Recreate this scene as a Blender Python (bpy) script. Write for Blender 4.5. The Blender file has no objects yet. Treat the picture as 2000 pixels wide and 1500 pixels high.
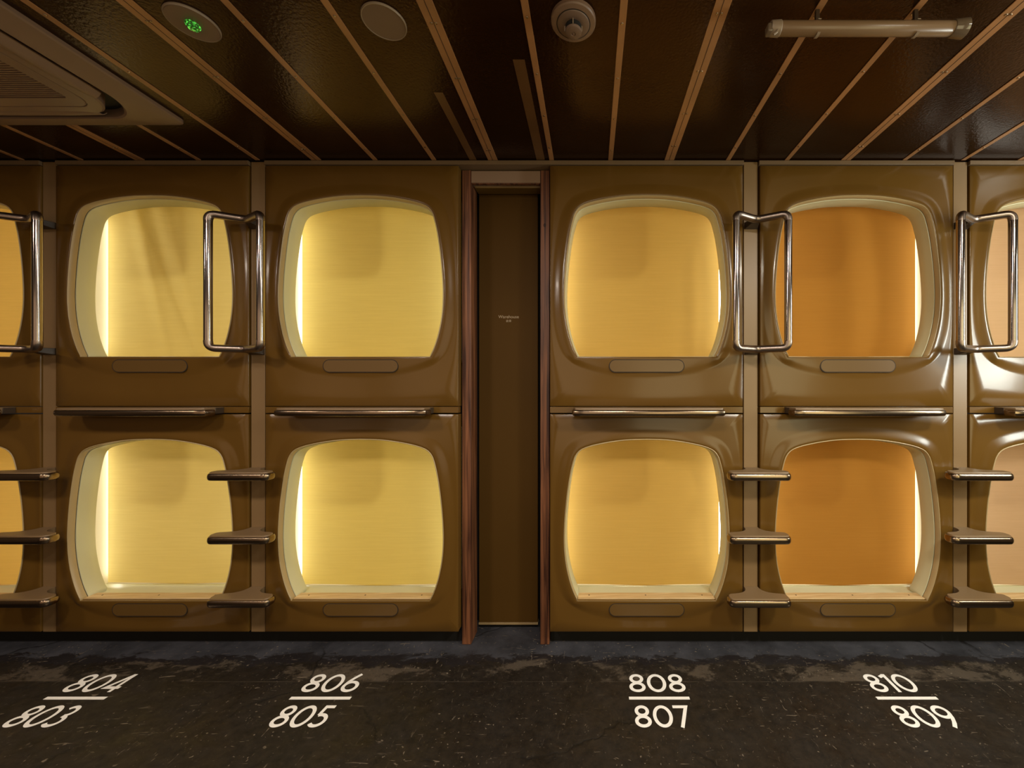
import bpy, bmesh, math, random
from mathutils import Vector, noise

random.seed(7)
scene = bpy.context.scene
COL = scene.collection
U = 1.0 / 390.0                 # one photograph pixel measured on the capsule fronts, in metres
CAMZ = 1.313                    # camera height
VPX, VPY = 1154.0, 758.0        # where the depth lines meet
CEIL = CAMZ + 446 * U

# ------------------------------------------------------------------ camera
cam_data = bpy.data.cameras.new('camera')
cam_data.sensor_width = 36.0
cam_data.lens = 36.0 * 780.0 / 2000.0
cam_data.shift_x = -(VPX - 1000.0) / 2000.0
cam_data.shift_y = (VPY - 750.0) / 2000.0
cam_data.clip_start = 0.05
cam = bpy.data.objects.new('camera', cam_data)
COL.objects.link(cam)
cam.location = (0, -2.0, CAMZ)
cam.rotation_euler = (math.radians(90), 0, 0)
scene.camera = cam

# ------------------------------------------------------------------ world, exposure
world = bpy.data.worlds.new('world')
scene.world = world
world.use_nodes = True
bg = world.node_tree.nodes['Background']
bg.inputs[0].default_value = (1.0, 0.8, 0.6, 1)
bg.inputs[1].default_value = 0.02
scene.view_settings.view_transform = 'Standard'
scene.view_settings.look = 'None'
scene.view_settings.gamma = 1.0
scene.view_settings.exposure = 0.0
scene.view_settings.use_curve_mapping = False


def area(name, loc, rot, size, size_y, power, color, spread=180):
    l = bpy.data.lights.new(name, 'AREA')
    l.shape = 'RECTANGLE'
    l.size, l.size_y = size, size_y
    l.energy = power
    l.color = color
    l.spread = math.radians(spread)
    o = bpy.data.objects.new(name, l)
    COL.objects.link(o)
    o.location = loc
    o.rotation_euler = rot
    return o


R90 = math.pi / 2
# glow of the facing row of capsules across the corridor (behind the camera)
for gx, gp, gc in ((-3.0, 2.6, (1.0, 0.66, 0.40)), (-1.9, 3.2, (1.0, 0.70, 0.44)), (-0.4, 4.5, (1.0, 0.78, 0.54)),
                   (0.9, 9.0, (1.0, 0.84, 0.48)), (2.1, 14.0, (1.0, 0.90, 0.52))):
    area('facing_capsule_glow', (gx, -2.62, 1.35), (R90, 0, 0), 0.8, 1.5, gp, gc)
# corridor downlights in the ceiling behind the camera
for gx, gp, gc in ((-3.2, 15.0, (1.0, 0.84, 0.70)), (-1.6, 23.0, (1.0, 0.86, 0.74)), (0.0, 26.0, (1.0, 0.90, 0.80)),
                   (1.6, 42.0, (1.0, 0.93, 0.78))):
    area('ceiling_downlight', (gx, -1.75, CEIL - 0.01), (0, 0, 0), 0.3, 0.3, gp, gc)
# corridor lamp beyond the right edge of the picture
area('corridor_lamp', (2.95, -0.95, 1.75), (R90, 0, math.radians(72)), 0.25, 0.9, 30.0, (0.92, 0.97, 0.88))


# ------------------------------------------------------------------ material helpers
def srgb(r, g, b):
    def f(c):
        c /= 255.0
        return c / 12.92 if c <= 0.04045 else ((c + 0.055) / 1.055) ** 2.4
    return (f(r), f(g), f(b), 1.0)


def mat(name, color, rough=0.5, metal=0.0, spec=0.5, coat=0.0, bump=0.0, bump_scale=60.0, vary=0.0, vary_scale=3.0,
        stretch=(1, 1, 1), trans=None):
    m = bpy.data.materials.new(name)
    m.use_nodes = True
    nt = m.node_tree
    b = nt.nodes['Principled BSDF']
    b.inputs['Base Color'].default_value = color if len(color) == 4 else (*color, 1)
    b.inputs['Roughness'].default_value = rough
    b.inputs['Metallic'].default_value = metal
    b.inputs['Specular IOR Level'].default_value = spec
    b.inputs['Coat Weight'].default_value = coat
    b.inputs['Coat Roughness'].default_value = 0.08
    tc = nt.nodes.new('ShaderNodeTexCoord')
    mp = nt.nodes.new('ShaderNodeMapping')
    mp.inputs['Scale'].default_value = stretch
    nt.links.new(tc.outputs['Object'], mp.inputs['Vector'])
    if bump > 0:
        n = nt.nodes.new('ShaderNodeTexNoise')
        n.inputs['Scale'].default_value = bump_scale
        n.inputs['Detail'].default_value = 3
        nt.links.new(mp.outputs[0], n.inputs['Vector'])
        bp = nt.nodes.new('ShaderNodeBump')
        bp.inputs['Strength'].default_value = bump
        bp.inputs['Distance'].default_value = 0.002
        nt.links.new(n.outputs['Fac'], bp.inputs['Height'])
        nt.links.new(bp.outputs[0], b.inputs['Normal'])
    if vary > 0:
        n = nt.nodes.new('ShaderNodeTexNoise')
        n.inputs['Scale'].default_value = vary_scale
        n.inputs['Detail'].default_value = 5
        nt.links.new(mp.outputs[0], n.inputs['Vector'])
        r = nt.nodes.new('ShaderNodeValToRGB')
        c = color
        r.color_ramp.elements[0].position = 0.3
        r.color_ramp.elements[1].position = 0.7
        r.color_ramp.elements[0].color = (c[0] * (1 - vary), c[1] * (1 - vary), c[2] * (1 - vary), 1)
        r.color_ramp.elements[1].color = (min(1, c[0] * (1 + vary)), min(1, c[1] * (1 + vary)), min(1, c[2] * (1 + vary)), 1)
        nt.links.new(n.outputs['Fac'], r.inputs['Fac'])
        nt.links.new(r.outputs[0], b.inputs['Base Color'])
    return m


def emis(name, color, strength):
    m = bpy.data.materials.new(name)
    m.use_nodes = True
    nt = m.node_tree
    nt.nodes.clear()
    e = nt.nodes.new('ShaderNodeEmission')
    e.inputs[0].default_value = (*color, 1)
    e.inputs[1].default_value = strength
    o = nt.nodes.new('ShaderNodeOutputMaterial')
    nt.links.new(e.outputs[0], o.inputs[0])
    return m


def fabric(name, dcol, tcol):
    m = bpy.data.materials.new(name)
    m.use_nodes = True
    nt = m.node_tree
    nt.nodes.clear()
    out = nt.nodes.new('ShaderNodeOutputMaterial')
    d = nt.nodes.new('ShaderNodeBsdfDiffuse')
    t = nt.nodes.new('ShaderNodeBsdfTranslucent')
    mx = nt.nodes.new('ShaderNodeMixShader')
    mx.inputs[0].default_value = 0.55
    tc = nt.nodes.new('ShaderNodeTexCoord')
    mp = nt.nodes.new('ShaderNodeMapping')
    mp.inputs['Scale'].default_value = (3, 1, 90)
    n = nt.nodes.new('ShaderNodeTexNoise')
    n.inputs['Scale'].default_value = 2.0
    n.inputs['Detail'].default_value = 4
    nt.links.new(tc.outputs['Object'], mp.inputs['Vector'])
    nt.links.new(mp.outputs[0], n.inputs['Vector'])
    for sh, c in ((d, dcol), (t, tcol)):
        r = nt.nodes.new('ShaderNodeValToRGB')
        r.color_ramp.elements[0].position = 0.25
        r.color_ramp.elements[1].position = 0.75
        r.color_ramp.elements[0].color = (c[0] * .94, c[1] * .93, c[2] * .9, 1)
        r.color_ramp.elements[1].color = (c[0], c[1], c[2], 1)
        nt.links.new(n.outputs['Fac'], r.inputs['Fac'])
        nt.links.new(r.outputs[0], sh.inputs['Color'])
    nt.links.new(d.outputs[0], mx.inputs[1])
    nt.links.new(t.outputs[0], mx.inputs[2])
    nt.links.new(mx.outputs[0], out.inputs[0])
    return m


M = {}
M['shell'] = mat('tan moulded plastic', (0.122, 0.060, 0.0105), rough=0.23, spec=0.34, coat=0.10, bump=0.35, bump_scale=5, vary=0.06, vary_scale=2)
M['post'] = mat('tan painted post', (0.21, 0.128, 0.056), rough=0.4, vary=0.06, vary_scale=3)
M['trimstrip'] = mat('brown painted trim', (0.16, 0.10, 0.05), rough=0.45)
M['cream'] = mat('cream moulded frame', (0.60, 0.58, 0.38), rough=0.35)
M['lip'] = mat('pale tan lip', (0.42, 0.31, 0.155), rough=0.35)
M['shell_in'] = mat('cream capsule lining', (0.80, 0.72, 0.50), rough=0.6)
M['plate'] = mat('tan name plate', (0.125, 0.066, 0.016), rough=0.3)
M['groove'] = mat('dark groove', (0.02, 0.012, 0.006), rough=0.8)
M['steel'] = mat('polished steel', (0.36, 0.31, 0.28), rough=0.14, metal=1.0, bump=0.03, bump_scale=40)
M['steel_dark'] = mat('dull elbow steel', (0.30, 0.24, 0.20), rough=0.33, metal=1.0)
M['steel_edge'] = mat('dull steel edge band', (0.26, 0.19, 0.13), rough=0.24, metal=1.0, bump=0.03, bump_scale=40)
M['bracket'] = mat('dark bracket', (0.05, 0.032, 0.02), rough=0.4)
M['tread'] = mat('brown tread', (0.20, 0.125, 0.06), rough=0.45, bump=0.1, bump_scale=200)
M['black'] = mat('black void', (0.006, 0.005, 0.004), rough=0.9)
M['ac'] = mat('beige plastic', (0.205, 0.125, 0.080), rough=0.45)
M['ac_dark'] = mat('dark vent cavity', (0.012, 0.010, 0.008), rough=0.7)
M['disc'] = mat('grey beige plastic disc', (0.17, 0.105, 0.070), rough=0.5)
M['disc_rim'] = mat('pale rim', (0.27, 0.20, 0.135), rough=0.4)
M['white'] = mat('white floor paint', (0.93, 0.91, 0.88), rough=0.6, bump=0.2, bump_scale=150, vary=0.05, vary_scale=40)
M['screw'] = mat('screw steel', (0.45, 0.35, 0.25), rough=0.25, metal=1.0)
M['door'] = mat('brown door panel', (0.075, 0.036, 0.006), rough=0.65, spec=0.12, vary=0.06, vary_scale=2)
M['rail'] = mat('olive brown rail cover', (0.14, 0.075, 0.012), rough=0.5)
M['doortext'] = mat('pale door lettering', (0.42, 0.32, 0.20), rough=0.5)
M['doorseal'] = mat('pale door seal', (0.30, 0.21, 0.10), rough=0.5)
M['header'] = mat('mauve beige board', (0.26, 0.165, 0.105), rough=0.5)
M['diffuser'] = mat('unlit tube diffuser', (0.21, 0.130, 0.068), rough=0.3)
M['wallgrey'] = mat('dark plaster', (0.10, 0.07, 0.045), rough=0.8, vary=0.1)


def wood(name, c1, c2, axis_scale, rough=0.5):
    m = bpy.data.materials.new(name)
    m.use_nodes = True
    nt = m.node_tree
    b = nt.nodes['Principled BSDF']
    b.inputs['Roughness'].default_value = rough
    tc = nt.nodes.new('ShaderNodeTexCoord')
    mp = nt.nodes.new('ShaderNodeMapping')
    mp.inputs['Scale'].default_value = axis_scale
    n = nt.nodes.new('ShaderNodeTexNoise')
    n.inputs['Scale'].default_value = 3.0
    n.inputs['Detail'].default_value = 6
    n.inputs['Distortion'].default_value = 0.6
    v = nt.nodes.new('ShaderNodeTexNoise')
    v.inputs['Scale'].default_value = 1.1
    v.inputs['Detail'].default_value = 2
    r = nt.nodes.new('ShaderNodeValToRGB')
    r.color_ramp.elements[0].position = 0.35
    r.color_ramp.elements[1].position = 0.65
    r.color_ramp.elements[0].color = c1
    r.color_ramp.elements[1].color = c2
    nt.links.new(tc.outputs['Object'], mp.inputs['Vector'])
    nt.links.new(mp.outputs[0], n.inputs['Vector'])
    nt.links.new(tc.outputs['Object'], v.inputs['Vector'])
    nt.links.new(n.outputs['Fac'], r.inputs['Fac'])
    mx = nt.nodes.new('ShaderNodeMixRGB')
    mx.blend_type = 'MULTIPLY'
    mx.inputs[0].default_value = 0.6
    nt.links.new(r.outputs[0], mx.inputs[1])
    nt.links.new(v.outputs['Fac'], mx.inputs[2])
    nt.links.new(mx.outputs[0], b.inputs['Base Color'])
    bp = nt.nodes.new('ShaderNodeBump')
    bp.inputs['Strength'].default_value = 0.25
    bp.inputs['Distance'].default_value = 0.002
    nt.links.new(n.outputs['Fac'], bp.inputs['Height'])
    nt.links.new(bp.outputs[0], b.inputs['Normal'])
    return m


M['woodpost'] = wood('stained pine post', (0.060, 0.016, 0.006, 1), (0.34, 0.125, 0.050, 1), (26, 26, 0.8))
M['woodsill'] = wood('pale pine sill', (0.62, 0.40, 0.17, 1), (0.85, 0.62, 0.33, 1), (1.5, 25, 25))


def ceiling_material():
    m = bpy.data.materials.new('glossy dark brown ceiling panels')
    m.use_nodes = True
    nt = m.node_tree
    b = nt.nodes['Principled BSDF']
    b.inputs['Roughness'].default_value = 0.20
    b.inputs['Specular IOR Level'].default_value = 0.24
    b.inputs['Specular Tint'].default_value = (1.0, 0.42, 0.14, 1)
    tc = nt.nodes.new('ShaderNodeTexCoord')
    big = nt.nodes.new('ShaderNodeTexNoise')
    big.inputs['Scale'].default_value = 1.4
    big.inputs['Detail'].default_value = 4
    r = nt.nodes.new('ShaderNodeValToRGB')
    r.color_ramp.elements[0].position = 0.3
    r.color_ramp.elements[1].position = 0.7
    r.color_ramp.elements[0].color = (0.012, 0.0042, 0.0010, 1)
    r.color_ramp.elements[1].color = (0.024, 0.010, 0.003, 1)
    nt.links.new(tc.outputs['Object'], big.inputs['Vector'])
    nt.links.new(big.outputs['Fac'], r.inputs['Fac'])
    nt.links.new(r.outputs[0], b.inputs['Base Color'])
    n = nt.nodes.new('ShaderNodeTexNoise')
    n.inputs['Scale'].default_value = 110
    n.inputs['Detail'].default_value = 2
    nt.links.new(tc.outputs['Object'], n.inputs['Vector'])
    bp = nt.nodes.new('ShaderNodeBump')
    bp.inputs['Strength'].default_value = 0.55
    bp.inputs['Distance'].default_value = 0.0016
    nt.links.new(n.outputs['Fac'], bp.inputs['Height'])
    nt.links.new(bp.outputs[0], b.inputs['Normal'])
    return m


M['ceiling'] = ceiling_material()
M['batten'] = mat('brown batten tape', (0.36, 0.170, 0.066), rough=0.42, vary=0.15, vary_scale=6, bump=0.1, bump_scale=80)
M['light_streak'] = mat('brown light streak', (0.13, 0.06, 0.02), rough=0.35, vary=0.15, vary_scale=6)


def floor_material():
    m = bpy.data.materials.new('worn dark concrete')
    m.use_nodes = True
    nt = m.node_tree
    L = nt.links.new
    b = nt.nodes['Principled BSDF']
    tc = nt.nodes.new('ShaderNodeTexCoord')

    def N(scale, detail=6, rough=0.6, dist=0.0, vec=None, mapscale=None, loc=(0, 0, 0), rot=0):
        n = nt.nodes.new('ShaderNodeTexNoise')
        n.inputs['Scale'].default_value = scale
        n.inputs['Detail'].default_value = detail
        n.inputs['Roughness'].default_value = rough
        n.inputs['Distortion'].default_value = dist
        mp = nt.nodes.new('ShaderNodeMapping')
        mp.inputs['Scale'].default_value = mapscale or (1, 1, 1)
        mp.inputs['Location'].default_value = loc
        mp.inputs['Rotation'].default_value = (0, 0, rot)
        L(tc.outputs['Object'], mp.inputs['Vector'])
        L(mp.outputs[0], n.inputs['Vector'])
        return n.outputs['Fac']

    def ramp(src, p0, p1, c0=(0, 0, 0, 1), c1=(1, 1, 1, 1)):
        r = nt.nodes.new('ShaderNodeValToRGB')
        r.color_ramp.elements[0].position = p0
        r.color_ramp.elements[1].position = p1
        r.color_ramp.elements[0].color = c0
        r.color_ramp.elements[1].color = c1
        L(src, r.inputs['Fac'])
        return r.outputs[0]

    def math_(op, a, bb, clamp=False):
        n = nt.nodes.new('ShaderNodeMath')
        n.operation = op
        n.use_clamp = clamp
        for i, s in enumerate((a, bb)):
            if isinstance(s, (int, float)):
                n.inputs[i].default_value = s
            else:
                L(s, n.inputs[i])
        return n.outputs[0]

    def mix(f, a, bb):
        n = nt.nodes.new('ShaderNodeMixRGB')
        if isinstance(f, (int, float)):
            n.inputs[0].default_value = f
        else:
            L(f, n.inputs[0])
        for i, s in ((1, a), (2, bb)):
            if isinstance(s, tuple):
                n.inputs[i].default_value = s
            else:
                L(s, n.inputs[i])
        return n.outputs[0]

    sep = nt.nodes.new('ShaderNodeSeparateXYZ')
    L(tc.outputs['Object'], sep.inputs[0])
    Y = sep.outputs['Y']
    base = ramp(N(2.2, 8, 0.65, 0.3), 0.3, 0.72, (0.007, 0.0052, 0.0036, 1), (0.025, 0.018, 0.0125, 1))
    fine = ramp(N(26, 8, 0.75), 0.35, 0.7, (0.003, 0.0024, 0.0018, 1), (0.042, 0.031, 0.021, 1))
    col = mix(0.45, base, fine)
    # smoother blue-grey mortar strip along the capsules, ragged front edge
    edge = math_('ADD', Y, math_('MULTIPLY', math_('SUBTRACT', N(5.5, 8, 0.7, 0.5, mapscale=(1, 2.0, 1)), 0.5), 0.26))
    m1 = math_('MULTIPLY', math_('ADD', edge, 0.055), 60.0, True)
    blue = ramp(N(4, 6, 0.6, loc=(3, 0, 0)), 0.35, 0.65, (0.024, 0.0235, 0.027, 1), (0.065, 0.064, 0.074, 1))
    col = mix(m1, col, blue)
    # dark damp-looking seam where the mortar strip ends
    m2a = math_('MULTIPLY', math_('ADD', edge, 0.105), 50.0, True)
    m2 = math_('MULTIPLY', m2a, math_('SUBTRACT', 1.0, m1))
    col = mix(math_('MULTIPLY', m2, 0.8), col, (0.016, 0.013, 0.014, 1))
    # tan worn patches just in front, cut off by a straight joint line
    band = math_('MULTIPLY', math_('MULTIPLY', math_('ADD', Y, 0.212), 300.0, True),
                 math_('SUBTRACT', 1.0, m2a))
    patch = ramp(N(3.3, 9, 0.72, 0.2, mapscale=(1, 1.6, 1), loc=(5.3, 2, 0)), 0.50, 0.56)
    col = mix(math_('MULTIPLY', band, patch), col, mix(fine, (0.075, 0.058, 0.042, 1), (0.15, 0.115, 0.082, 1)))
    line = math_('SUBTRACT', 1.0, math_('MULTIPLY', math_('ABSOLUTE', math_('ADD', Y, 0.214), 0), 400.0, True))
    col = mix(math_('MULTIPLY', line, math_('MULTIPLY', ramp(N(6, 5), 0.4, 0.6), 0.6)), col, (0.13, 0.105, 0.08, 1))
    # pale scratches and chips
    sc = ramp(N(30, 3, 0.6, 1.2, mapscale=(0.35, 2.2, 1), rot=0.9), 0.668, 0.70)
    sc2 = ramp(N(34, 3, 0.6, 1.5, mapscale=(2.2, 0.5, 1), rot=-0.5), 0.675, 0.71)
    chips = ramp(N(60, 2, 0.5), 0.68, 0.71)
    spread = ramp(N(2.3, 4, 0.6, loc=(9, 4, 0)), 0.42, 0.62)
    s = math_('MAXIMUM', math_('MAXIMUM', sc, sc2), chips)
    s = math_('MULTIPLY', s, math_('ADD', math_('MULTIPLY', spread, 0.7), 0.2))
    col = mix(s, col, (0.22, 0.175, 0.13, 1))
    # dark cracks
    v = nt.nodes.new('ShaderNodeTexVoronoi')
    v.feature = 'DISTANCE_TO_EDGE'
    v.inputs['Scale'].default_value = 1.1
    wn = nt.nodes.new('ShaderNodeTexNoise')
    wn.inputs['Scale'].default_value = 4
    wn.inputs['Detail'].default_value = 8
    L(tc.outputs['Object'], wn.inputs['Vector'])
    vm = nt.nodes.new('ShaderNodeMixRGB')
    vm.inputs[0].default_value = 0.22
    L(tc.outputs['Object'], vm.inputs[1])
    L(wn.outputs['Color'], vm.inputs[2])
    L(vm.outputs[0], v.inputs['Vector'])
    crack = math_('MULTIPLY', ramp(v.outputs['Distance'], 0.001, 0.006, (1, 1, 1, 1), (0, 0, 0, 1)), ramp(N(1.7, 3, loc=(2, 7, 0)), 0.5, 0.56))
    col = mix(math_('MULTIPLY', crack, 0.85), col, (0.006, 0.005, 0.004, 1))
    L(col, b.inputs['Base Color'])
    rr = ramp(N(7, 6), 0.3, 0.7, (0.42, 0.42, 0.42, 1), (0.7, 0.7, 0.7, 1))
    L(rr, b.inputs['Roughness'])
    b.inputs['Specular IOR Level'].default_value = 0.3
    bp = nt.nodes.new('ShaderNodeBump')
    bp.inputs['Strength'].default_value = 0.5
    bp.inputs['Distance'].default_value = 0.004
    L(math_('ADD', math_('MULTIPLY', N(26, 8, 0.75), 0.6), math_('ADD', math_('MULTIPLY', m1, 0.4), math_('MULTIPLY', crack, -0.6))), bp.inputs['Height'])
    L(bp.outputs[0], b.inputs['Normal'])
    return m


M['floor'] = floor_material()


# ------------------------------------------------------------------ geometry helpers
def P(x, y, py):
    """x in front-plane pixels from the vanishing point, y depth in metres, py photograph row on the front plane"""
    return Vector((x * U, y, CAMZ + (VPY - py) * U))


def Zp(py):
    return CAMZ + (VPY - py) * U


def link(name, bm, material, parent=None, smooth=True, sharp=35, bevel=0.0, seg=2, loc=None):
    me = bpy.data.meshes.new(name)
    bmesh.ops.recalc_face_normals(bm, faces=bm.faces)
    bm.to_mesh(me)
    bm.free()
    me.materials.append(material)
    if smooth:
        for p in me.polygons:
            p.use_smooth = True
        me.set_sharp_from_angle(angle=math.radians(sharp))
    o = bpy.data.objects.new(name, me)
    COL.objects.link(o)
    if parent:
        o.parent = parent
    if loc is not None:
        o.location = loc
    if bevel > 0:
        md = o.modifiers.new('bevel', 'BEVEL')
        md.width = bevel
        md.segments = seg
        md.limit_method = 'ANGLE'
        md.angle_limit = math.radians(40)
        md.harden_normals = False
    return o


def thing(name, label, cat, loc=(0, 0, 0), group=None):
    o = bpy.data.objects.new(name, None)
    o.empty_display_size = 0.05
    COL.objects.link(o)
    o.location = loc
    o['label'] = label
    o['category'] = cat
    if group:
        o['group'] = group
    return o


def tag(o, label=None, cat=None, group=None, kind=None):
    if label:
        o['label'] = label
    if cat:
        o['category'] = cat
    if group:
        o['group'] = group
    if kind:
        o['kind'] = kind
    return o


def box(bm, x0, x1, y0, y1, z0, z1):
    v = [bm.verts.new((x, y, z)) for x in (x0, x1) for y in (y0, y1) for z in (z0, z1)]
    for f in ((0, 1, 3, 2), (4, 6, 7, 5), (0, 4, 5, 1), (2, 3, 7, 6), (0, 2, 6, 4), (1, 5, 7, 3)):
        bm.faces.new([v[i] for i in f])


def boxo(name, x0, x1, y0, y1, z0, z1, material, parent=None, bevel=0.0, seg=2):
    bm = bmesh.new()
    box(bm, x0, x1, y0, y1, z0, z1)
    return link(name, bm, material, parent, bevel=bevel, seg=seg)


def struct(name, *a, **k):
    o = boxo(name, *a, **k)
    o['kind'] = 'structure'
    return o


def catmull(pts, n=6, closed=False):
    out = []
    N = len(pts)
    rng = range(N if closed else N - 1)
    for i in rng:
        p = [pts[(i + k) % N] if closed else pts[max(0, min(N - 1, i + k))] for k in (-1, 0, 1, 2)]
        for j in range(n):
            t = j / n
            out.append(tuple(0.5 * ((2 * p[1][c]) + (-p[0][c] + p[2][c]) * t + (2 * p[0][c] - 5 * p[1][c] + 4 * p[2][c] - p[3][c]) * t * t
                                    + (-p[0][c] + 3 * p[1][c] - 3 * p[2][c] + p[3][c]) * t ** 3) for c in range(len(p[0]))))
    if not closed:
        out.append(tuple(pts[-1]))
    return out


def tube(bm, path, r, n=14, caps=True):
    path = [Vector(p) for p in path]
    rings = []
    up = None
    for i, p in enumerate(path):
        a = path[max(0, i - 1)]
        b = path[min(len(path) - 1, i + 1)]
        t = (b - a).normalized()
        if up is None:
            up = Vector((0, 1, 0)) if abs(t.y) < 0.8 else Vector((1, 0, 0))
        s = t.cross(up).normalized()
        up = s.cross(t).normalized()
        rings.append([bm.verts.new(p + (s * math.cos(2 * math.pi * k / n) + up * math.sin(2 * math.pi * k / n)) * r) for k in range(n)])
    for a, b in zip(rings, rings[1:]):
        for k in range(n):
            bm.faces.new((a[k], a[(k + 1) % n], b[(k + 1) % n], b[k]))
    if caps:
        bm.faces.new(rings[0])
        bm.faces.new(rings[-1])


def fillet(pts, radii, seg=6):
    """round the corners of an open 3D polyline"""
    out = [Vector(pts[0])]
    for i in range(1, len(pts) - 1):
        p, a, b = Vector(pts[i]), Vector(pts[i - 1]), Vector(pts[i + 1])
        r = radii[i]
        da, db = (a - p).normalized(), (b - p).normalized()
        for k in range(seg + 1):
            t = k / seg
            q0, q1 = p + da * r, p + db * r
            out.append((1 - t) ** 2 * q0 + 2 * t * (1 - t) * p + t * t * q1)
    out.append(Vector(pts[-1]))
    return out


def rsq(hx, hy, r, n=8):
    """rounded rectangle contour"""
    pts = []
    for cx, cy, a0 in ((hx - r, hy - r, 0), (-hx + r, hy - r, 90), (-hx + r, -hy + r, 180), (hx - r, -hy + r, 270)):
        for k in range(n + 1):
            a = math.radians(a0 + 90 * k / n)
            pts.append((cx + r * math.cos(a), cy + r * math.sin(a)))
    return pts


def loft(bm, rings, closed=True, cap0=False, cap1=False):
    vs = [[bm.verts.new(p) for p in r] for r in rings]
    for a, b in zip(vs, vs[1:]):
        n = len(a)
        for k in range(n if closed else n - 1):
            bm.faces.new((a[k], a[(k + 1) % n], b[(k + 1) % n], b[k]))
    if cap0:
        bm.faces.new(vs[0])
    if cap1:
        bm.faces.new(vs[-1])
    return vs


def lathe(bm, prof, n=40, cap=True):
    """profile (r, z); around z"""
    rings = []
    for r, z in prof:
        rings.append([(r * math.cos(2 * math.pi * k / n), r * math.sin(2 * math.pi * k / n), z) for k in range(n)])
    loft(bm, rings, cap0=prof[0][0] > 0 and cap, cap1=prof[-1][0] > 0 and cap)


def copy_tree(o, parent=None):
    c = o.copy()
    COL.objects.link(c)
    if parent:
        c.parent = parent
    for ch in list(o.children):
        copy_tree(ch, c)
    return c


# ------------------------------------------------------------------ the room
XL, XR, YB = -4.3, 3.3, -2.7
struct('floor', XL, XR, YB, 0.6, -0.06, 0.0, M['floor'])
struct('ceiling', XL, XR, YB, 0.6, CEIL, CEIL + 0.06, M['ceiling'])
struct('wall_left', XL - 0.06, XL, YB, 0.6, 0, CEIL, M['wallgrey'])
struct('wall_right', XR, XR + 0.06, YB, 0.6, 0, CEIL, M['wallgrey'])
struct('wall_back', XL, XR, YB - 0.06, YB, 0, CEIL, M['wallgrey'])
struct('wall_front', XL, XR, 1.60, 1.66, 0, CEIL, M['black'])
# dark recessed plinth under the capsules, either side of the door
struct('baseboard_left', XL, -259 * U, 0.075, 0.12, 0, Zp(1238), M['black'])
struct('baseboard_right', -81 * U, XR, 0.075, 0.12, 0, Zp(1238), M['black'])

# ------------------------------------------------------------------ capsules
COLS = [(-1263.5, '801', '802'), (-857, '803', '804'), (-447.5, '805', '806'), (108.5, '807', '808'), (519, '809', '810'), (928.5, '811', '812')]
HW = 188.3
OC = (0, 560)     # centre the rings are drawn about (offset from column centre, photo row of the upper opening)
half_open = [(0, 383), (34, 384), (66, 387.5), (98, 393.5), (119, 399.5), (131, 406), (139, 416), (144, 430), (150, 457), (155.5, 495), (159.5, 538), (161, 580),
             (158.5, 618), (152, 652), (143.5, 679), (135, 697)]
half_foot = [(0, 358), (60, 361), (104, 368), (134, 377), (155, 392), (168, 416), (176, 455), (182, 510), (184, 584), (181, 640), (171, 680), (153, 704),
             (118, 725), (62, 738), (0, 742)]
right = catmull(half_open, 5)
open_poly = right + [(-x, y) for x, y in reversed(right) if x > 0.01]
fr = catmull(half_foot, 5)
foot_poly = fr + [(-x, y) for x, y in reversed(fr) if x > 0.01]


def ray_r(poly, ang):
    dx, dy = math.cos(ang), math.sin(ang)
    best = None
    n = len(poly)
    for i in range(n):
        ax, ay = poly[i][0] - OC[0], poly[i][1] - OC[1]
        bx, by = poly[(i + 1) % n][0] - OC[0], poly[(i + 1) % n][1] - OC[1]
        ex, ey = bx - ax, by - ay
        den = dx * ey - dy * ex
        if abs(den) < 1e-9:
            continue
        t = (ax * ey - ay * ex) / den
        s = (ax * dy - ay * dx) / den
        if t > 0 and -1e-6 <= s <= 1 + 1e-6:
            best = t if best is None else min(best, t)
    return best


BH = 0.0105


def panel_mesh(top, bottom):
    """moulded capsule front; rows are rows of the UPPER capsule; x local to the column centre"""
    rect = [(-HW, top), (HW, top), (HW, bottom), (-HW, bottom)]
    angs = set(2 * math.pi * k / 168 for k in range(168))
    for p in [(135, 697), (-135, 697)] + rect:
        a = math.atan2(p[1] - OC[1], p[0] - OC[0]) % (2 * math.pi)
        angs = {q for q in angs if abs(q - a) > 0.012}
        angs.add(a)
    angs = sorted(angs)
    rings = [[] for _ in range(17)]
    for a in angs:
        ro, rf, rr = ray_r(open_poly, a), ray_r(foot_poly, a), ray_r(rect, a)
        rf = min(rf, rr - 1.2)
        down = max(0.0, math.sin(a))            # rows grow downwards
        q = 1.0 + 0.9 * max(0.0, (down - 0.55) / 0.45)
        rad = [(ro, 0.020), (ro, 0.004), (ro, -0.007), (ro + 0.8, -0.0095), (ro + 3, -BH)]
        for t in (0.12, 0.28, 0.45, 0.6, 0.74, 0.86, 0.94, 1.0):
            rad.append((ro + 3 + (rf - ro - 3) * t, -BH * (1 - (t ** q * t ** q * (3 - 2 * t ** q)))))
        rad.append((rf + (rr - rf) * 0.5, 0.0))
        rad.append((rr - 0.9, 0.0))
        rad.append((rr - 0.2, 0.0012))
        rad.append((rr, 0.004))
        for k, (r, y) in enumerate(rad):
            rings[k].append((r * math.cos(a) * U, y, -(OC[1] + r * math.sin(a) - 560) * U))
    last = [(x, 0.05, z) for x, _, z in rings[-1]]
    bm = bmesh.new()
    loft(bm, rings + [last])
    return bm


def contour(off, y):
    out = []
    n = len(open_poly)
    for i in range(n):
        a, b, c = open_poly[i - 1], open_poly[i], open_poly[(i + 1) % n]
        t = Vector((c[0] - a[0], c[1] - a[1])).normalized()
        nx, ny = -t.y, t.x        # inward for this winding
        row = b[1] + ny * off
        if b[1] > 696.5:
            row = 697 + abs(off) * 0.5
        out.append(((b[0] + nx * off) * U, y, -(row - 560) * U))
    return out


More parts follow.
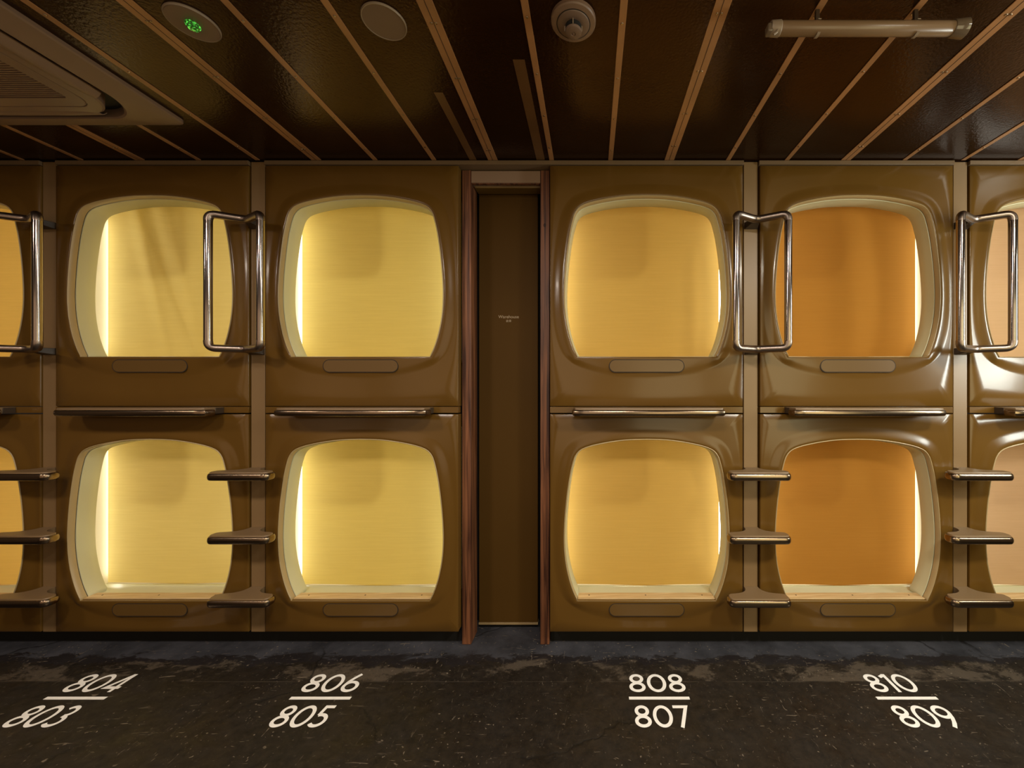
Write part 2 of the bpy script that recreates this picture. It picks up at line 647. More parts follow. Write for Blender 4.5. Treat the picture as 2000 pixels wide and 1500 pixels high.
def lip_mesh():
    bm = bmesh.new()
    loft(bm, [contour(-0.6, 0.004), contour(-0.6, -0.0085), contour(0.0, -0.0108), contour(0.8, -0.0112), contour(1.5, -0.0095), contour(2.0, 0.0165), contour(-0.4, 0.0170)])
    return bm


def gap_mesh():
    bm = bmesh.new()
    loft(bm, [contour(1.2, 0.0150), contour(1.2, 0.0240)])
    return bm


def frame_mesh():
    bm = bmesh.new()
    loft(bm, [contour(-6, 0.030), contour(0, 0.0205), contour(2.2, 0.0198), contour(2.8, 0.0208), contour(3.8, 0.05), contour(4.6, 0.092), contour(3.8, 0.096), contour(-8, 0.100)])
    return bm


def stadium(hx, hz, y, zc, n=12):
    return [(x, y, z + zc) for x, z in rsq(hx, hz, hz * 0.999, n)]


def blind_mesh(width_l, width_r, top, bottom, crease=0):
    bm = bmesh.new()
    nx, nz = 60, 40
    vs = []
    for j in range(nz + 1):
        row = []
        for i in range(nx + 1):
            x = (-width_l + (width_l + width_r) * i / nx)
            py = top + (bottom - top) * j / nz
            y = 0.142 + 0.006 * (x / 160) ** 2
            if crease:
                # slanting soft folds running from upper left to lower right
                for (x0, x1, w, a) in ((-100, -28, 12, 0.018), (-72, 40, 15, -0.022), (-40, 60, 20, 0.018)):
                    t = (py - 385) / (697 - 385)
                    c = x0 + (x1 - x0) * t
                    y += a * math.exp(-((x - c) / w) ** 2) * (1 - 0.55 * t)
            row.append(bm.verts.new((x * U, y, -(py - 560) * U)))
        vs.append(row)
    for j in range(nz):
        for i in range(nx):
            bm.faces.new((vs[j][i], vs[j][i + 1], vs[j + 1][i + 1], vs[j + 1][i]))
    return bm


LAMP = {}
tones = {'801': (1.0, 0.70, 0.20), '803': (0.96, 0.82, 0.32), '805': (0.94, 0.79, 0.26), '807': (0.80, 0.565, 0.17), '809': (0.56, 0.285, 0.060), '811': (0.72, 0.52, 0.34)}  # cloth tint per column, carrying the lamps' differing colour and brightness
STRIP = emis('lit strip lamp', (1.0, 0.95, 0.80), 7.2)
proto = {}


def fabric_for(k):
    r, g, b = tones[k]
    return fabric('translucent blind cloth', (0.80 * r, 0.80 * g * 0.9, 0.80 * b * 0.8), (0.92 * r, 0.92 * g, 1.05 * b))


FAB = {k: fabric_for(k) for k in tones}
panel_up, panel_dn = panel_mesh(323.5, 793.5), panel_mesh(335.0, 760.0)
me_frame = None


def place_capsule(ci, cx, low):
    num = COLS[ci][1] if low else COLS[ci][2]
    k = COLS[ci][1]
    where = ['cut off by the left edge of the photo', 'below the air conditioner, blind glowing pale yellow' if not low else 'furthest left of the complete ones, blind glowing pale yellow',
             'directly left of the narrow brown door', 'directly right of the narrow brown door', 'furthest right of the complete ones, blind glowing deep amber', 'cut off by the right edge of the photo'][ci]
    lab = ('lower' if low else 'upper') + ' tan sleeping capsule ' + where
    if ci == 1 and not low:
        lab = 'upper tan sleeping capsule below the air conditioner, its pale blind creased by slanting folds'
    dz = -474 * U if low else 0.0
    t = thing('sleeping_capsule', lab, 'sleeping capsule', (cx * U, 0, Zp(560) + dz), 'sleeping capsules in two tiers')
    def child(key, name, make, material):
        if key not in proto:
            o = make()
            proto[key] = o.data if o.modifiers.values() == [] else o.data
            o.parent = t
            return o
        o = bpy.data.objects.new(name, proto[key])
        COL.objects.link(o)
        o.parent = t
        return o
    child('pd' if low else 'pu', 'front_panel', lambda: link('front_panel', panel_dn if low else panel_up, M['shell'], t, sharp=50), None)
    fo = child('fr', 'opening_frame', lambda: link('opening_frame', frame_mesh(), M['cream'], t, sharp=50), None)
    fo['label'] = 'cream rounded opening frame'

    lo = child('lp', 'opening_lip', lambda: link('opening_lip', lip_mesh(), M['lip'], t, sharp=50), None)
    lo['label'] = 'pale tan rounded lip'
    child('gp', 'seam', lambda: link('seam', gap_mesh(), M['groove'], t, smooth=False), None)

    def plate():
        bm = bmesh.new()
        loft(bm, [stadium(72 * U, 11.3 * U, -0.0098, -155 * U), stadium(72 * U, 11.3 * U, -0.0113, -155 * U), stadium(71.8 * U, 11.1 * U, -0.0115, -155 * U)], cap1=True)
        return link('name_plate', bm, M['plate'], t, smooth=False)

    def groove():
        bm = bmesh.new()
        loft(bm, [stadium(73.4 * U, 12.7 * U, -0.0088, -155 * U), stadium(73.4 * U, 12.7 * U, -0.0108, -155 * U)], cap1=True)
        return link('name_plate_rim', bm, M['groove'], t, smooth=False)
    child('np', 'name_plate', plate, None)
    child('ng', 'name_plate_rim', groove, None)

    def lining():
        bm = bmesh.new()
        x, y0, y1, z0, z1 = 178 * U, 0.097, 1.15, -141.5 * U, 190 * U
        v = [[bm.verts.new((sx * x, y, z)) for sx, z in ((-1, z0), (1, z0), (1, z1), (-1, z1))] for y in (y0, y1)]
        a, b = v
        for q in range(4):
            bm.faces.new((a[q], a[(q + 1) % 4], b[(q + 1) % 4], b[q]))
        bm.faces.new(b)
        # front flange closing the lining against the frame
        ring_o = []
        for pnt in contour(-6, 0.0975):
            ring_o.append(pnt)
        rect = []
        for pnt in ring_o:
            ang = math.atan2(pnt[2], pnt[0])
            c, s = math.cos(ang), math.sin(ang)
            tt = min(x / abs(c) if abs(c) > 1e-6 else 9, (z1 if s > 0 else -z0) / abs(s) if abs(s) > 1e-6 else 9)
            rect.append((c * tt, 0.0975, s * tt))
        loft(bm, [ring_o, rect])
        return link('lining', bm, M['shell_in'], t, smooth=False)
    child('li', 'lining', lining, None)

    # translucent roller blind, backlit by the capsule's own lamps
    crease = 1 if (ci == 1 and not low) else 0
    key = ('bl', low, crease)
    wl, wr = {0: (156, 158), 1: (155.5, 158), 2: (158, 158), 3: (160, 160), 4: (158, 161.5), 5: (158, 160)}[ci]
    bot = 694 if not low else (693.5 if ci == 1 else 697)
    b = link('roller_blind', blind_mesh(wl, wr, 368, bot, crease), FAB[k], t, sharp=80)
    b['label'] = 'pale yellow translucent blind, lit from behind'
    bm = bmesh.new()
    tube(bm, [(-wl * U, 0.146, -(bot - 561) * U), (wr * U, 0.146, -(bot - 561) * U)], 0.004, 8)
    link('bottom_bar', bm, M['shell_in'], b)
    # lamps and the little console whose shadow falls on the blind
    for sx in (-1, 1):
        bm = bmesh.new()
        box(bm, sx * 170 * U - 0.006, sx * 170 * U + 0.006, 0.205, 0.235, -125 * U, 160 * U)
        link('strip_lamp', bm, STRIP, t, smooth=False)
    bm = bmesh.new()
    loft(bm, [[(x - 80 * U, y, z + 95 * U) for x, z in rsq(92 * U, 66 * U, 34 * U)] for y in (0.29, 0.36)], cap0=True, cap1=True)
    link('control_console', bm, M['shell_in'], t)
    p = {0: 1.75, 1: 1.9, 2: 1.9, 3: 1.55, 4: 1.3, 5: 1.6}[ci]
    a = area('capsule_lamp', (0.02, 1.05, 0.05), (-R90, 0, 0), 0.20, 0.20, p, (1.0, 0.86, 0.52))
    a.parent = t
    if low:
        # pine sill board with three screws and the ledge behind it
        bm = bmesh.new()
        xs = [-132, -131, 131, 132]
        box(bm, -134 * U, 134 * U, 0.000, 0.057, -(697 - 560) * U, -(694.6 - 560) * U)
        s = link('sill_board', bm, M['woodsill'], t, bevel=0.0015)
        s['label'] = 'pale pine board with three screws'
        for xx in (-112, 0, 112):
            bm = bmesh.new()
            lathe(bm, [(0.0038, 0.0), (0.0034, 0.0008), (0.0, 0.0006)], 12)
            link('screw', bm, M['bracket'], s, loc=(xx * U, 0.032, -(694.6 - 560) * U))
        bm = bmesh.new()
        box(bm, -170 * U, 170 * U, 0.058, 0.19, -(700 - 560) * U, -(698.6 - 560) * U)
        link('ledge', bm, M['cream'], t)
        bm = bmesh.new()
        box(bm, -HW * U, HW * U, 0.0005, 0.04, -(332.6 - 560) * U, -(320.6 - 560) * U)
        link('joint_strip', bm, M['shell'], t, bevel=0.001)
    return t


for ci, (cx, a_, b_) in enumerate(COLS):
    for low in (False, True):
        place_capsule(ci, cx, low)

# ------------------------------------------------------------------ dividing posts, grab handles, foot steps
POSTS = [(-1061, '', 'nearest the left edge of the photo'), (-652.5, '', 'between the two complete capsule columns left of the door'),
         (313.5, '', 'between the two complete capsule columns right of the door'), (724.5, '', 'nearest the right edge of the photo')]
for x, pos, wh in POSTS:
    bm = bmesh.new()
    box(bm, (x - 13.6) * U, (x + 13.6) * U, 0.008, 0.30, Zp(1236), Zp(314.5))
    o = link('divider_post', bm, M['post'], bevel=0.0015)
    tag(o, 'flat tan divider post ' + wh, 'post', 'posts between the capsule columns')


def handle(x, wh):
    t = thing('grab_handle', 'looped steel tube grab handle ' + wh, 'handle', (x * U, 0, Zp(562)), 'grab handles on the divider posts')
    zt, zb = (562 - 438.5) * U, (562 - 684.5) * U
    d, h = -0.126, 0.123
    yc = -0.058
    r = 0.0172
    # two vertical straights
    for s in (-1, 1):
        bm = bmesh.new()
        tube(bm, [(s * h, d, zt - 0.034), (s * h, d, zb + 0.034)], r, 20)
        link('upright', bm, M['steel'], t)
    for z, sg in ((zt, -1), (zb, 1)):
        pts = fillet([(-h, d, z + sg * 0.034), (-h, d, z), (0, yc, z), (h, d, z), (h, d, z + sg * 0.034)], [0, 0.03, 0.03, 0.03, 0], 7)
        bm = bmesh.new()
        tube(bm, pts, r * 1.03, 18)
        link('cross_tube', bm, M['steel_dark'], t)
    for z in (zt, zb):
        bm = bmesh.new()
        for yy, w, hh in ():
            pass
        loft(bm, [[(-0.016, yc + 0.004, z - 0.013), (0.016, yc + 0.004, z - 0.013), (0.016, yc + 0.004, z + 0.010), (-0.016, yc + 0.004, z + 0.010)],
                  [(-0.034, 0.0075, z - 0.022), (0.034, 0.0075, z - 0.022), (0.034, 0.0075, z + 0.012), (-0.034, 0.0075, z + 0.012)]], cap0=True, cap1=True)
        link('bracket', bm, M['bracket'], t, bevel=0.002)
    return t


def step(x, py, lab):
    t = thing('foot_step', lab, 'step', (x * U, 0, Zp(py)), 'foot steps on the divider posts')
    n = 10
    hw, hf, d = 13.6 * U, 55 * U, -0.118
    # outline in plan (x, y), flaring from the post to a wide front edge
    half = [(hw, 0.007), (hw + 0.001, -0.012), (hw + 0.012, -0.036), (hw + 0.040, -0.054), (hf - 0.026, -0.062), (hf - 0.012, -0.065), (hf - 0.003, -0.072), (hf, -0.084)]
    side = catmull(half, 4)
    front = [(hf, -0.095), (hf - 0.004, -0.106), (hf - 0.014, -0.113)]
    rgt = side + front
    out = rgt + [(-px, py_) for px, py_ in reversed(rgt)]
    bm = bmesh.new()
    loft(bm, [[(px * 0.985, py_ * 0.985, 0.0) for px, py_ in out], [(px, py_, -0.004) for px, py_ in out], [(px, py_, -0.030) for px, py_ in out], [(px * .98, py_ * .98, -0.036) for px, py_ in out]], cap0=True, cap1=True)
    link('tread', bm, M['tread'], t)
    # polished edge band wrapping the front and round the ends
    path = [(hf - 0.004, -0.066), (hf + 0.001, -0.078)] + [(hf + 0.001, -0.092), (hf - 0.003, -0.106), (hf - 0.014, -0.1145), (hf - 0.03, -0.116)]
    full = catmull(path, 3)
    full = full + [(-a, b) for a, b in reversed(full)]
    rings = []
    for i, (a, b) in enumerate(full):
        p0 = full[max(0, i - 1)]
        p1 = full[min(len(full) - 1, i + 1)]
        tx, ty = p1[0] - p0[0], p1[1] - p0[1]
        l = math.hypot(tx, ty)
        nx, ny = -ty / l, tx / l
        if nx * a + ny * (b + 0.05) < 0:
            nx, ny = -nx, -ny
        prof = []
        for kk in range(11):
            aa = -R90 + math.pi * kk / 10
            prof.append((a + nx * (0.0075 * math.cos(aa)), b + ny * (0.0075 * math.cos(aa)), -0.0225 + 0.0165 * math.sin(aa)))
        prof.append((a - nx * 0.003, b - ny * 0.003, -0.006))
        prof.append((a - nx * 0.003, b - ny * 0.003, -0.039))
        prof = prof[:11] + [prof[11], prof[12]]
        rings.append(prof)
    bm = bmesh.new()
    loft(bm, rings, cap0=True, cap1=True)
    link('steel_edge', bm, M['steel_edge'], t)
    bm = bmesh.new()
    box(bm, -0.020, 0.020, -0.03, 0.0075, -0.030, -0.005)
    return t


def discard(bm):
    bm.free()


HL = ['at the left edge of the photo', 'left of the door, between two complete capsule columns', 'right of the door, between two complete capsule columns', 'at the right edge of the photo']
h0 = None
hs = []
s0 = None
for i, (x, pos, wh) in enumerate(POSTS):
    if h0 is None:
        h0 = handle(x, HL[i])
    else:
        c = copy_tree(h0)
        c.location.x = x * U
        c['label'] = 'looped steel tube grab handle ' + HL[i]
    for j, (py, w) in enumerate(((913.5, 'top'), (1030.5, 'middle'), (1147, 'bottom'))):
        lab = w + ' T-shaped foot step ' + HL[i]
        if s0 is None:
            s0 = step(x, py, lab)
        else:
            c = copy_tree(s0)
            c.location = (x * U, 0, Zp(py))
            c['label'] = lab


# long shelf-like treads at the joint between the two tiers
def ledge_step(x, lab):
    t = thing('tread_shelf', lab, 'step shelf', (x * U, 0, Zp(795)), 'long treads between the two tiers')
    h = 140 * U
    # plan outline: straight back, rounded ends, front bowed towards the corridor
    front = []
    for k in range(25):
        u = -1 + 2 * k / 24
        xx = u * (h - 0.02)
        front.append((xx, -0.100 - 0.018 * (1 - u * u)))
    left = [(-h, 0.0), (-h, -0.075), (-h + 0.006, -0.092)]
    rightp = [(h - 0.006, -0.092), (h, -0.075), (h, 0.0)]
    out = left + front + rightp
    bm = bmesh.new()
    loft(bm, [[(a, b, 0.0) for a, b in out], [(a, b - (0.002 if b < -0.08 else 0), -0.004) for a, b in out], [(a, b - (0.002 if b < -0.08 else 0), -0.030) for a, b in out]], cap0=True, cap1=True)
    link('tread', bm, M['tread'], t)
    path = [(-h - 0.001, -0.055), (-h - 0.001, -0.075), (-h + 0.005, -0.094)] + front + [(h - 0.005, -0.094), (h + 0.001, -0.075), (h + 0.001, -0.055)]
    rings = []
    for i, (a, b) in enumerate(path):
        p0, p1 = path[max(0, i - 1)], path[min(len(path) - 1, i + 1)]
        tx, ty = p1[0] - p0[0], p1[1] - p0[1]
        l = math.hypot(tx, ty)
        nx, ny = ty / l, -tx / l
        if ny > 0 or (abs(ny) < 0.3 and nx * a < 0):
            nx, ny = -nx, -ny
        prof = []
        for kk in range(9):
            aa = -R90 + math.pi * kk / 8
            prof.append((a + nx * 0.009 * math.cos(aa), b + ny * 0.009 * math.cos(aa), -0.0235 + 0.0155 * math.sin(aa)))
        prof.append((a - nx * 0.003, b - ny * 0.003, -0.008))
        prof.append((a - nx * 0.003, b - ny * 0.003, -0.039))
        rings.append(prof)
    bm = bmesh.new()
    loft(bm, rings, cap0=True, cap1=True)
    link('steel_edge', bm, M['steel_edge'], t)
    boxo('end_plate', -h - 0.002, h + 0.002, -0.045, -0.0005, -0.031, -0.0015, M['bracket'], t, bevel=0.001)
    return t


tl = None
TL = ['long tread shelf cut off by the left edge of the photo', 'long tread shelf under the upper capsule with the creased blind', 'long tread shelf directly left of the narrow door',
      'long tread shelf directly right of the narrow door', 'long tread shelf under the upper capsule glowing deep amber', 'long tread shelf cut off by the right edge of the photo']
for i, (cx, a_, b_) in enumerate(COLS):
    if tl is None:
        tl = ledge_step(cx, TL[i])
    else:
        c = copy_tree(tl)
        c.location.x = cx * U
        c['label'] = TL[i]

# ------------------------------------------------------------------ door recess
def woodpost(x0, x1, lab):
    o = boxo('door_post', x0 * U, x1 * U, 0.044, 0.153, 0.0, Zp(323), M['woodpost'], bevel=0.0025)
    tag(o, lab, 'post', 'stained wooden door posts')
    return o


woodpost(-257.2, -239, 'reddish stained wooden post left of the narrow brown door')
woodpost(-101, -82.6, 'reddish stained wooden post right of the narrow brown door, with knots')
bm = bmesh.new()
lathe(bm, [(0.009, 0.0), (0.0088, 0.0006), (0.0062, 0.0007), (0.0060, 0.0002), (0.0, 0.0003)], 20)
kn = link('knot', bm, mat('dark wood knot', (0.03, 0.009, 0.004), rough=0.6), bpy.data.objects['door_post.001'], loc=(-92 * U, 0.0440, Zp(433)))
kn.rotation_euler = (R90, 0, 0)
kn.scale = (0.8, 1.15, 1)
struct('trim_1', -239 * U, -101 * U, 0.047, 0.15, Zp(345) - 0.006, Zp(324), M['header'], bevel=0.001)
struct('trim_2', -239 * U, -101 * U, 0.052, 0.068, Zp(348.8), Zp(346.5), M['woodpost'], bevel=0.001)
bm = bmesh.new()
prof = [(0.088, 0.0), (0.080, -0.006), (0.080, -0.030), (0.087, -0.042), (0.152, -0.042), (0.152, 0.0)]
loft(bm, [[(xx, y, Zp(334) + z) for y, z in prof] for xx in (-236.5 * U, -103 * U)], cap0=True, cap1=True)
rail = link('trim_3', bm, M['rail'], bevel=0.0015)
rail['kind'] = 'structure'
door = bpy.data.objects.new('door_1', None)
COL.objects.link(door)
door.location = (-176 * U, 0.18, 0)
door['kind'] = 'structure'


def inside(o):
    o.parent = door
    o.matrix_parent_inverse = door.matrix_world.inverted()
    o.location = (-door.location.x, -door.location.y, 0)
    return o


d = boxo('door_panel', -238.2 * U, -112.8 * U, 0.18, 0.215, 0.034, Zp(330), M['door'], bevel=0.002)
inside(d)
d2 = boxo('bottom_seal', -238.6 * U, -112.4 * U, 0.178, 0.217, 0.022, 0.034, M['doorseal'], bevel=0.001)
inside(d2)


def text_mesh(name, body, size, loc, material):
    cu = bpy.data.curves.new(name, 'FONT')
    cu.body = body
    cu.size = size
    cu.align_x = 'CENTER'
    cu.align_y = 'CENTER'
    cu.extrude = 0.0003
    o = bpy.data.objects.new(name, cu)
    COL.objects.link(o)
    dg = bpy.context.evaluated_depsgraph_get()
    me = bpy.data.meshes.new_from_object(o.evaluated_get(dg))
    bpy.data.objects.remove(o)
    me.materials.clear()
    me.materials.append(material)
    r = bpy.data.objects.new(name, me)
    COL.objects.link(r)
    r.location = loc
    r.rotation_euler = (R90, 0, 0)
    return r


for nm, body, size, row in (('lettering', 'Warehouse', 0.0235, 619), ('lettering', '\u5009\u5eab', 0.0150, 627.2)):
    o = text_mesh(nm, body, size, (0, 0, 0), M['doortext'])
    o.parent = door
    o.location = ((-160.5 * 1.09) * U + 176 * U, -0.0006, CAMZ + (VPY - row) * 1.09 * U)
    o['label'] = 'small pale lettering'
# dark cavity walls beside and over the door
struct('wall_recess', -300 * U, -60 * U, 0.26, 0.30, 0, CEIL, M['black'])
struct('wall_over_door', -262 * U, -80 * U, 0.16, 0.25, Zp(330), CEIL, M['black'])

# top trims above each bay
n_ = 4
for x0, x1 in ((-1500, -1076), (-1045, -668.5), (-637, 298.5), (328.5, 709.5), (739.5, 1200)):
    struct('trim_%d' % n_, x0 * U, x1 * U, -0.004, 0.16, Zp(321.8), Zp(314.0), M['trimstrip'], bevel=0.001)
    n_ += 1

# ------------------------------------------------------------------ ceiling battens with screws
screw_me = None


def screw_mesh():
    bm = bmesh.new()
    lathe(bm, [(0.0045, 0.0), (0.0042, -0.0010), (0.0030, -0.0018), (0.0012, -0.0019), (0.0, -0.0010)], 12)
    me = bpy.data.meshes.new('screw')
    bmesh.ops.recalc_face_normals(bm, faces=bm.faces)
    bm.to_mesh(me)
    bm.free()
    me.materials.append(M['screw'])
    for p in me.polygons:
        p.use_smooth = True
    return me


screw_me = screw_mesh()
for k in range(-12, 9):
    wide = (k % 3 == 0)
    X = (153.0 + 114.8 * k) * U
    w = (9.3 if wide else 4.4) * U
    bm = bmesh.new()
    box(bm, X - w, X + w, YB, 0.0, CEIL - 0.003, CEIL)
    if wide:
        pass
    o = link('trim_%d' % n_, bm, M['batten'], bevel=0.001)
    o['kind'] = 'structure'
    n_ += 1
    if wide:      # the seam down the middle of the wide tape
        bm = bmesh.new()
        box(bm, X - 0.0008, X + 0.0008, YB, 0.0, CEIL - 0.0036, CEIL - 0.0028)
        link('seam', bm, M['groove'], o, smooth=False)
    off = random.uniform(-0.02, 0.02)
    for j in range(7):
        y = -0.10 - 0.222 * j + off
        for sx in ((-0.007, 0.007) if wide else (0,)):
            s = bpy.data.objects.new('screw', screw_me)
            COL.objects.link(s)
            s.parent = o
            s.location = (X + sx + random.uniform(-.001, .001), y, CEIL - 0.003)
# two short streaks of light over the door, painted as thin brown strips
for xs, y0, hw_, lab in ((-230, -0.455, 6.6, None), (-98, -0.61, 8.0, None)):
    o = struct('trim_%d' % n_, (xs - hw_) * U, (xs + hw_) * U, y0, 0.0, CEIL - 0.0012, CEIL, M['light_streak'])
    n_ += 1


# ------------------------------------------------------------------ ceiling devices
def ceil_pt(px, py):
    r = 446.0 / (VPY - py)
    return ((px - VPX) * r * U, -2.0 + 2.0 * r, CEIL)


# emergency light
x, y, z = ceil_pt(376.5, 43.5)
t = thing('emergency_light', 'round flush ceiling light with a small glinting green lens', 'emergency light', (x, y, z))
bm = bmesh.new()
lathe(bm, [(0.0655, 0.0), (0.0655, -0.004), (0.063, -0.0065), (0.020, -0.0075), (0.016, -0.006)], 56)
link('cover', bm, M['disc'], t)
bm = bmesh.new()
lathe(bm, [(0.0668, 0.0), (0.0672, -0.0035), (0.0650, -0.0070), (0.0640, -0.0060), (0.0645, -0.001)], 56, cap=False)
link('rim', bm, M['disc_rim'], t)
glass = mat('green faceted lens', (0.04, 0.22, 0.03), rough=0.08, spec=0.8)
glass.node_tree.nodes['Principled BSDF'].inputs['Emission Color'].default_value = (0.15, 1.0, 0.10, 1)
vn = glass.node_tree.nodes.new('ShaderNodeTexVoronoi')
vn.inputs['Scale'].default_value = 260
vr = glass.node_tree.nodes.new('ShaderNodeValToRGB')
vr.color_ramp.elements[0].position = 0.5
vr.color_ramp.elements[0].color = (0, 0, 0, 1)
vr.color_ramp.elements[1].position = 0.9
vr.color_ramp.elements[1].color = (1, 1, 1, 1)
tcn = glass.node_tree.nodes.new('ShaderNodeTexCoord')
glass.node_tree.links.new(tcn.outputs['Object'], vn.inputs['Vector'])
glass.node_tree.links.new(vn.outputs['Color'], vr.inputs['Fac'])
glass.node_tree.links.new(vr.outputs[0], glass.node_tree.nodes['Principled BSDF'].inputs['Emission Strength'])
bm = bmesh.new()
bmesh.ops.create_icosphere(bm, subdivisions=2, radius=0.0185)
for v in bm.verts:
    v.co.z = v.co.z * 0.7
    v.co *= 1 + 0.12 * random.random()
link('green_lens', bm, glass, t, smooth=False, loc=(0, 0, -0.010))

# plain round cover
x, y, z = ceil_pt(750.5, 41.5)
t = thing('ceiling_cover', 'plain flat round grey disc on the ceiling left of the smoke detector', 'ceiling cover', (x, y, z))
bm = bmesh.new()
lathe(bm, [(0.062, 0.0), (0.062, -0.003), (0.0605, -0.0045), (0.0, -0.0045)], 56)
link('plate', bm, M['disc'], t)
bm = bmesh.new()
lathe(bm, [(0.0645, 0.0), (0.0645, -0.004), (0.0632, -0.0062), (0.0612, -0.0058), (0.0610, -0.002)], 56, cap=False)
link('rim', bm, M['disc_rim'], t)

# smoke detector
x, y, z = ceil_pt(1120, 38)
t = thing('smoke_detector', 'round smoke detector with a hanging central sensor cap', 'smoke detector', (x, y, z))
bm = bmesh.new()
lathe(bm, [(0.069, 0.0), (0.069, -0.010), (0.066, -0.0135), (0.052, -0.016)], 56)
link('base', bm, M['ac'], t)
bm = bmesh.new()
lathe(bm, [(0.0515, -0.012), (0.0495, -0.0175), (0.047, -0.0195), (0.030, -0.0215), (0.026, -0.021)], 56)
link('body', bm, M['disc'], t)
bm = bmesh.new()
lathe(bm, [(0.0525, -0.0130), (0.0525, -0.0165), (0.0495, -0.0168), (0.0495, -0.013)], 56, cap=False)
link('groove', bm, M['groove'], t)
bm = bmesh.new()
lathe(bm, [(0.0245, -0.0205), (0.0245, -0.034)], 32)
link('sensor_cavity', bm, M['black'], t)
bm = bmesh.new()
lathe(bm, [(0.0235, -0.034), (0.0255, -0.036), (0.0245, -0.043), (0.020, -0.045), (0.0075, -0.0455), (0.007, -0.044), (0.004, -0.044), (0.0, -0.0465)], 36)
cap = link('sensor_cap', bm, M['disc'], t)
for k in range(4):
    a = math.radians(45 + 90 * k + 45)
    bm = bmesh.new()
    box(bm, 0.0235, 0.0285, -0.0015, 0.0015, -0.037, -0.0205)
    r_ = link('rib', bm, M['disc_rim'], t)
    r_.rotation_euler = (0, 0, a)

# fluorescent tube hung under the ceiling
hz = CEIL - 0.058
fr_ = (446 - 0.058 / U) / (VPY - 56)
xA, xB = (1496 - VPX) * fr_ * U, (1884 - VPX) * fr_ * U
yy = -2 + 2 * fr_
t = thing('tube_light', 'unlit white tube lamp held by two clips under the ceiling', 'tube light', ((xA + xB) / 2, yy, CEIL))
hl = (xB - xA) / 2


def cyl_x(name, x0, x1, r0, r1, material, parent, z=-0.058, y=0.0, n=24):
    bm = bmesh.new()
    loft(bm, [[(xx, y + rr * math.cos(2 * math.pi * k / n), z + rr * math.sin(2 * math.pi * k / n)) for k in range(n)]
              for xx, rr in ((x0, r0 * 0.93), (x0 + 0.002, r0), (x1 - 0.002, r1), (x1, r1 * 0.93))], cap0=True, cap1=True)
    return link(name, bm, material, parent)


glassy = mat('clear plastic cap', (0.14, 0.10, 0.065), rough=0.12, spec=0.7)
cyl_x('tube', -hl + 0.040, hl - 0.035, 0.0195, 0.0195, M['diffuser'], t)
e = cyl_x('end_cap', hl - 0.040, hl, 0.0225, 0.0265, glassy, t)
e = cyl_x('end_cap', -hl + 0.012, -hl + 0.042, 0.0200, 0.0215, M['disc_rim'], t)
boxo('plug', -hl, -hl + 0.016, -0.016, 0.010, -0.078, -0.052, glassy, t, bevel=0.004)
bm = bmesh.new()
tube(bm, fillet([(-hl + 0.030, -0.012, -0.070), (-hl + 0.026, -0.018, -0.084), (-hl + 0.016, -0.016, -0.090)], [0, 0.004, 0], 4), 0.003, 8)
link('latch', bm, M['disc_rim'], t)
for cxp in (1596, 1788):
    xc = (cxp - VPX) * fr_ * U - (xA + xB) / 2
    bm = bmesh.new()
    box(bm, xc - 0.006, xc + 0.006, -0.0045, 0.0045, -0.040, 0.0)
    a0 = link('hanger', bm, M['bracket'], t, bevel=0.001)
    bm = bmesh.new()
    pts = [(xc, 0.0232 * math.cos(math.radians(aa)), -0.058 + 0.0232 * math.sin(math.radians(aa))) for aa in range(60, 310, 12)]
    rings = []
    for (px_, py_, pz_) in pts:
        ny, nz = (py_) / 0.0232, (pz_ + 0.058) / 0.0232
        rings.append([(px_ - 0.0045, py_ - ny * .002, pz_ - nz * .002), (px_ + 0.0045, py_ - ny * .002, pz_ - nz * .002), (px_ + 0.0045, py_, pz_), (px_ - 0.0045, py_, pz_)])
    # clip open towards the room: only its two jaws show
    loft(bm, rings[:7], cap0=True, cap1=True)
    loft(bm, rings[-6:], cap0=True, cap1=True)
    link('clip', bm, M['disc_rim'], t)

# air conditioner cassette
ACX, ACY, AH = -1.738 - 0.475, -0.285 - 0.475, 0.475
t = thing('ceiling_air_conditioner', 'square beige ceiling air conditioner cassette with four louvres and a slatted grille', 'air conditioner', (ACX, ACY, CEIL))


def ringpts(h, r, z, n=10):
    return [(a, b, z) for a, b in rsq(h, h, r, n)]


bm = bmesh.new()
loft(bm, [ringpts(AH, 0.02, 0.0), ringpts(AH, 0.02, -0.012), ringpts(AH - 0.004, 0.02, -0.017), ringpts(0.42, 0.12, -0.034), ringpts(0.398, 0.14, -0.040), ringpts(0.393, 0.138, -0.036), ringpts(0.390, 0.137, -0.004)])
link('outer_panel', bm, M['ac'], t, sharp=30)
bm = bmesh.new()
loft(bm, [ringpts(0.395, 0.138, -0.006), ringpts(0.30, 0.08, -0.006)])
link('vent_slot', bm, M['ac_dark'], t, smooth=False)
bm = bmesh.new()
loft(bm, [ringpts(0.350, 0.11, -0.006), ringpts(0.350, 0.11, -0.048), ringpts(0.345, 0.108, -0.053), ringpts(0.305, 0.06, -0.056), ringpts(0.3035, 0.058, -0.052), ringpts(0.302, 0.057, -0.052),
          ringpts(0.3005, 0.056, -0.0565), ringpts(0.256, 0.015, -0.058), ringpts(0.254, 0.014, -0.045)], cap0=False)
link('inner_panel', bm, M['ac'], t, sharp=30)
bm = bmesh.new()
loft(bm, [ringpts(0.262, 0.015, -0.045), ringpts(0.001, 0.0005, -0.045)], cap1=True)
link('grille_backing', bm, M['ac_dark'], t, smooth=False)
bm = bmesh.new()
ns = 52
for k in range(ns):
    yk = -0.250 + 0.5 * (k + 0.5) / ns
    box(bm, -0.254, 0.254, yk - 0.0022, yk + 0.0022, -0.058, -0.050)
g = link('grille', bm, M['ac'], t, smooth=False)
louv = None
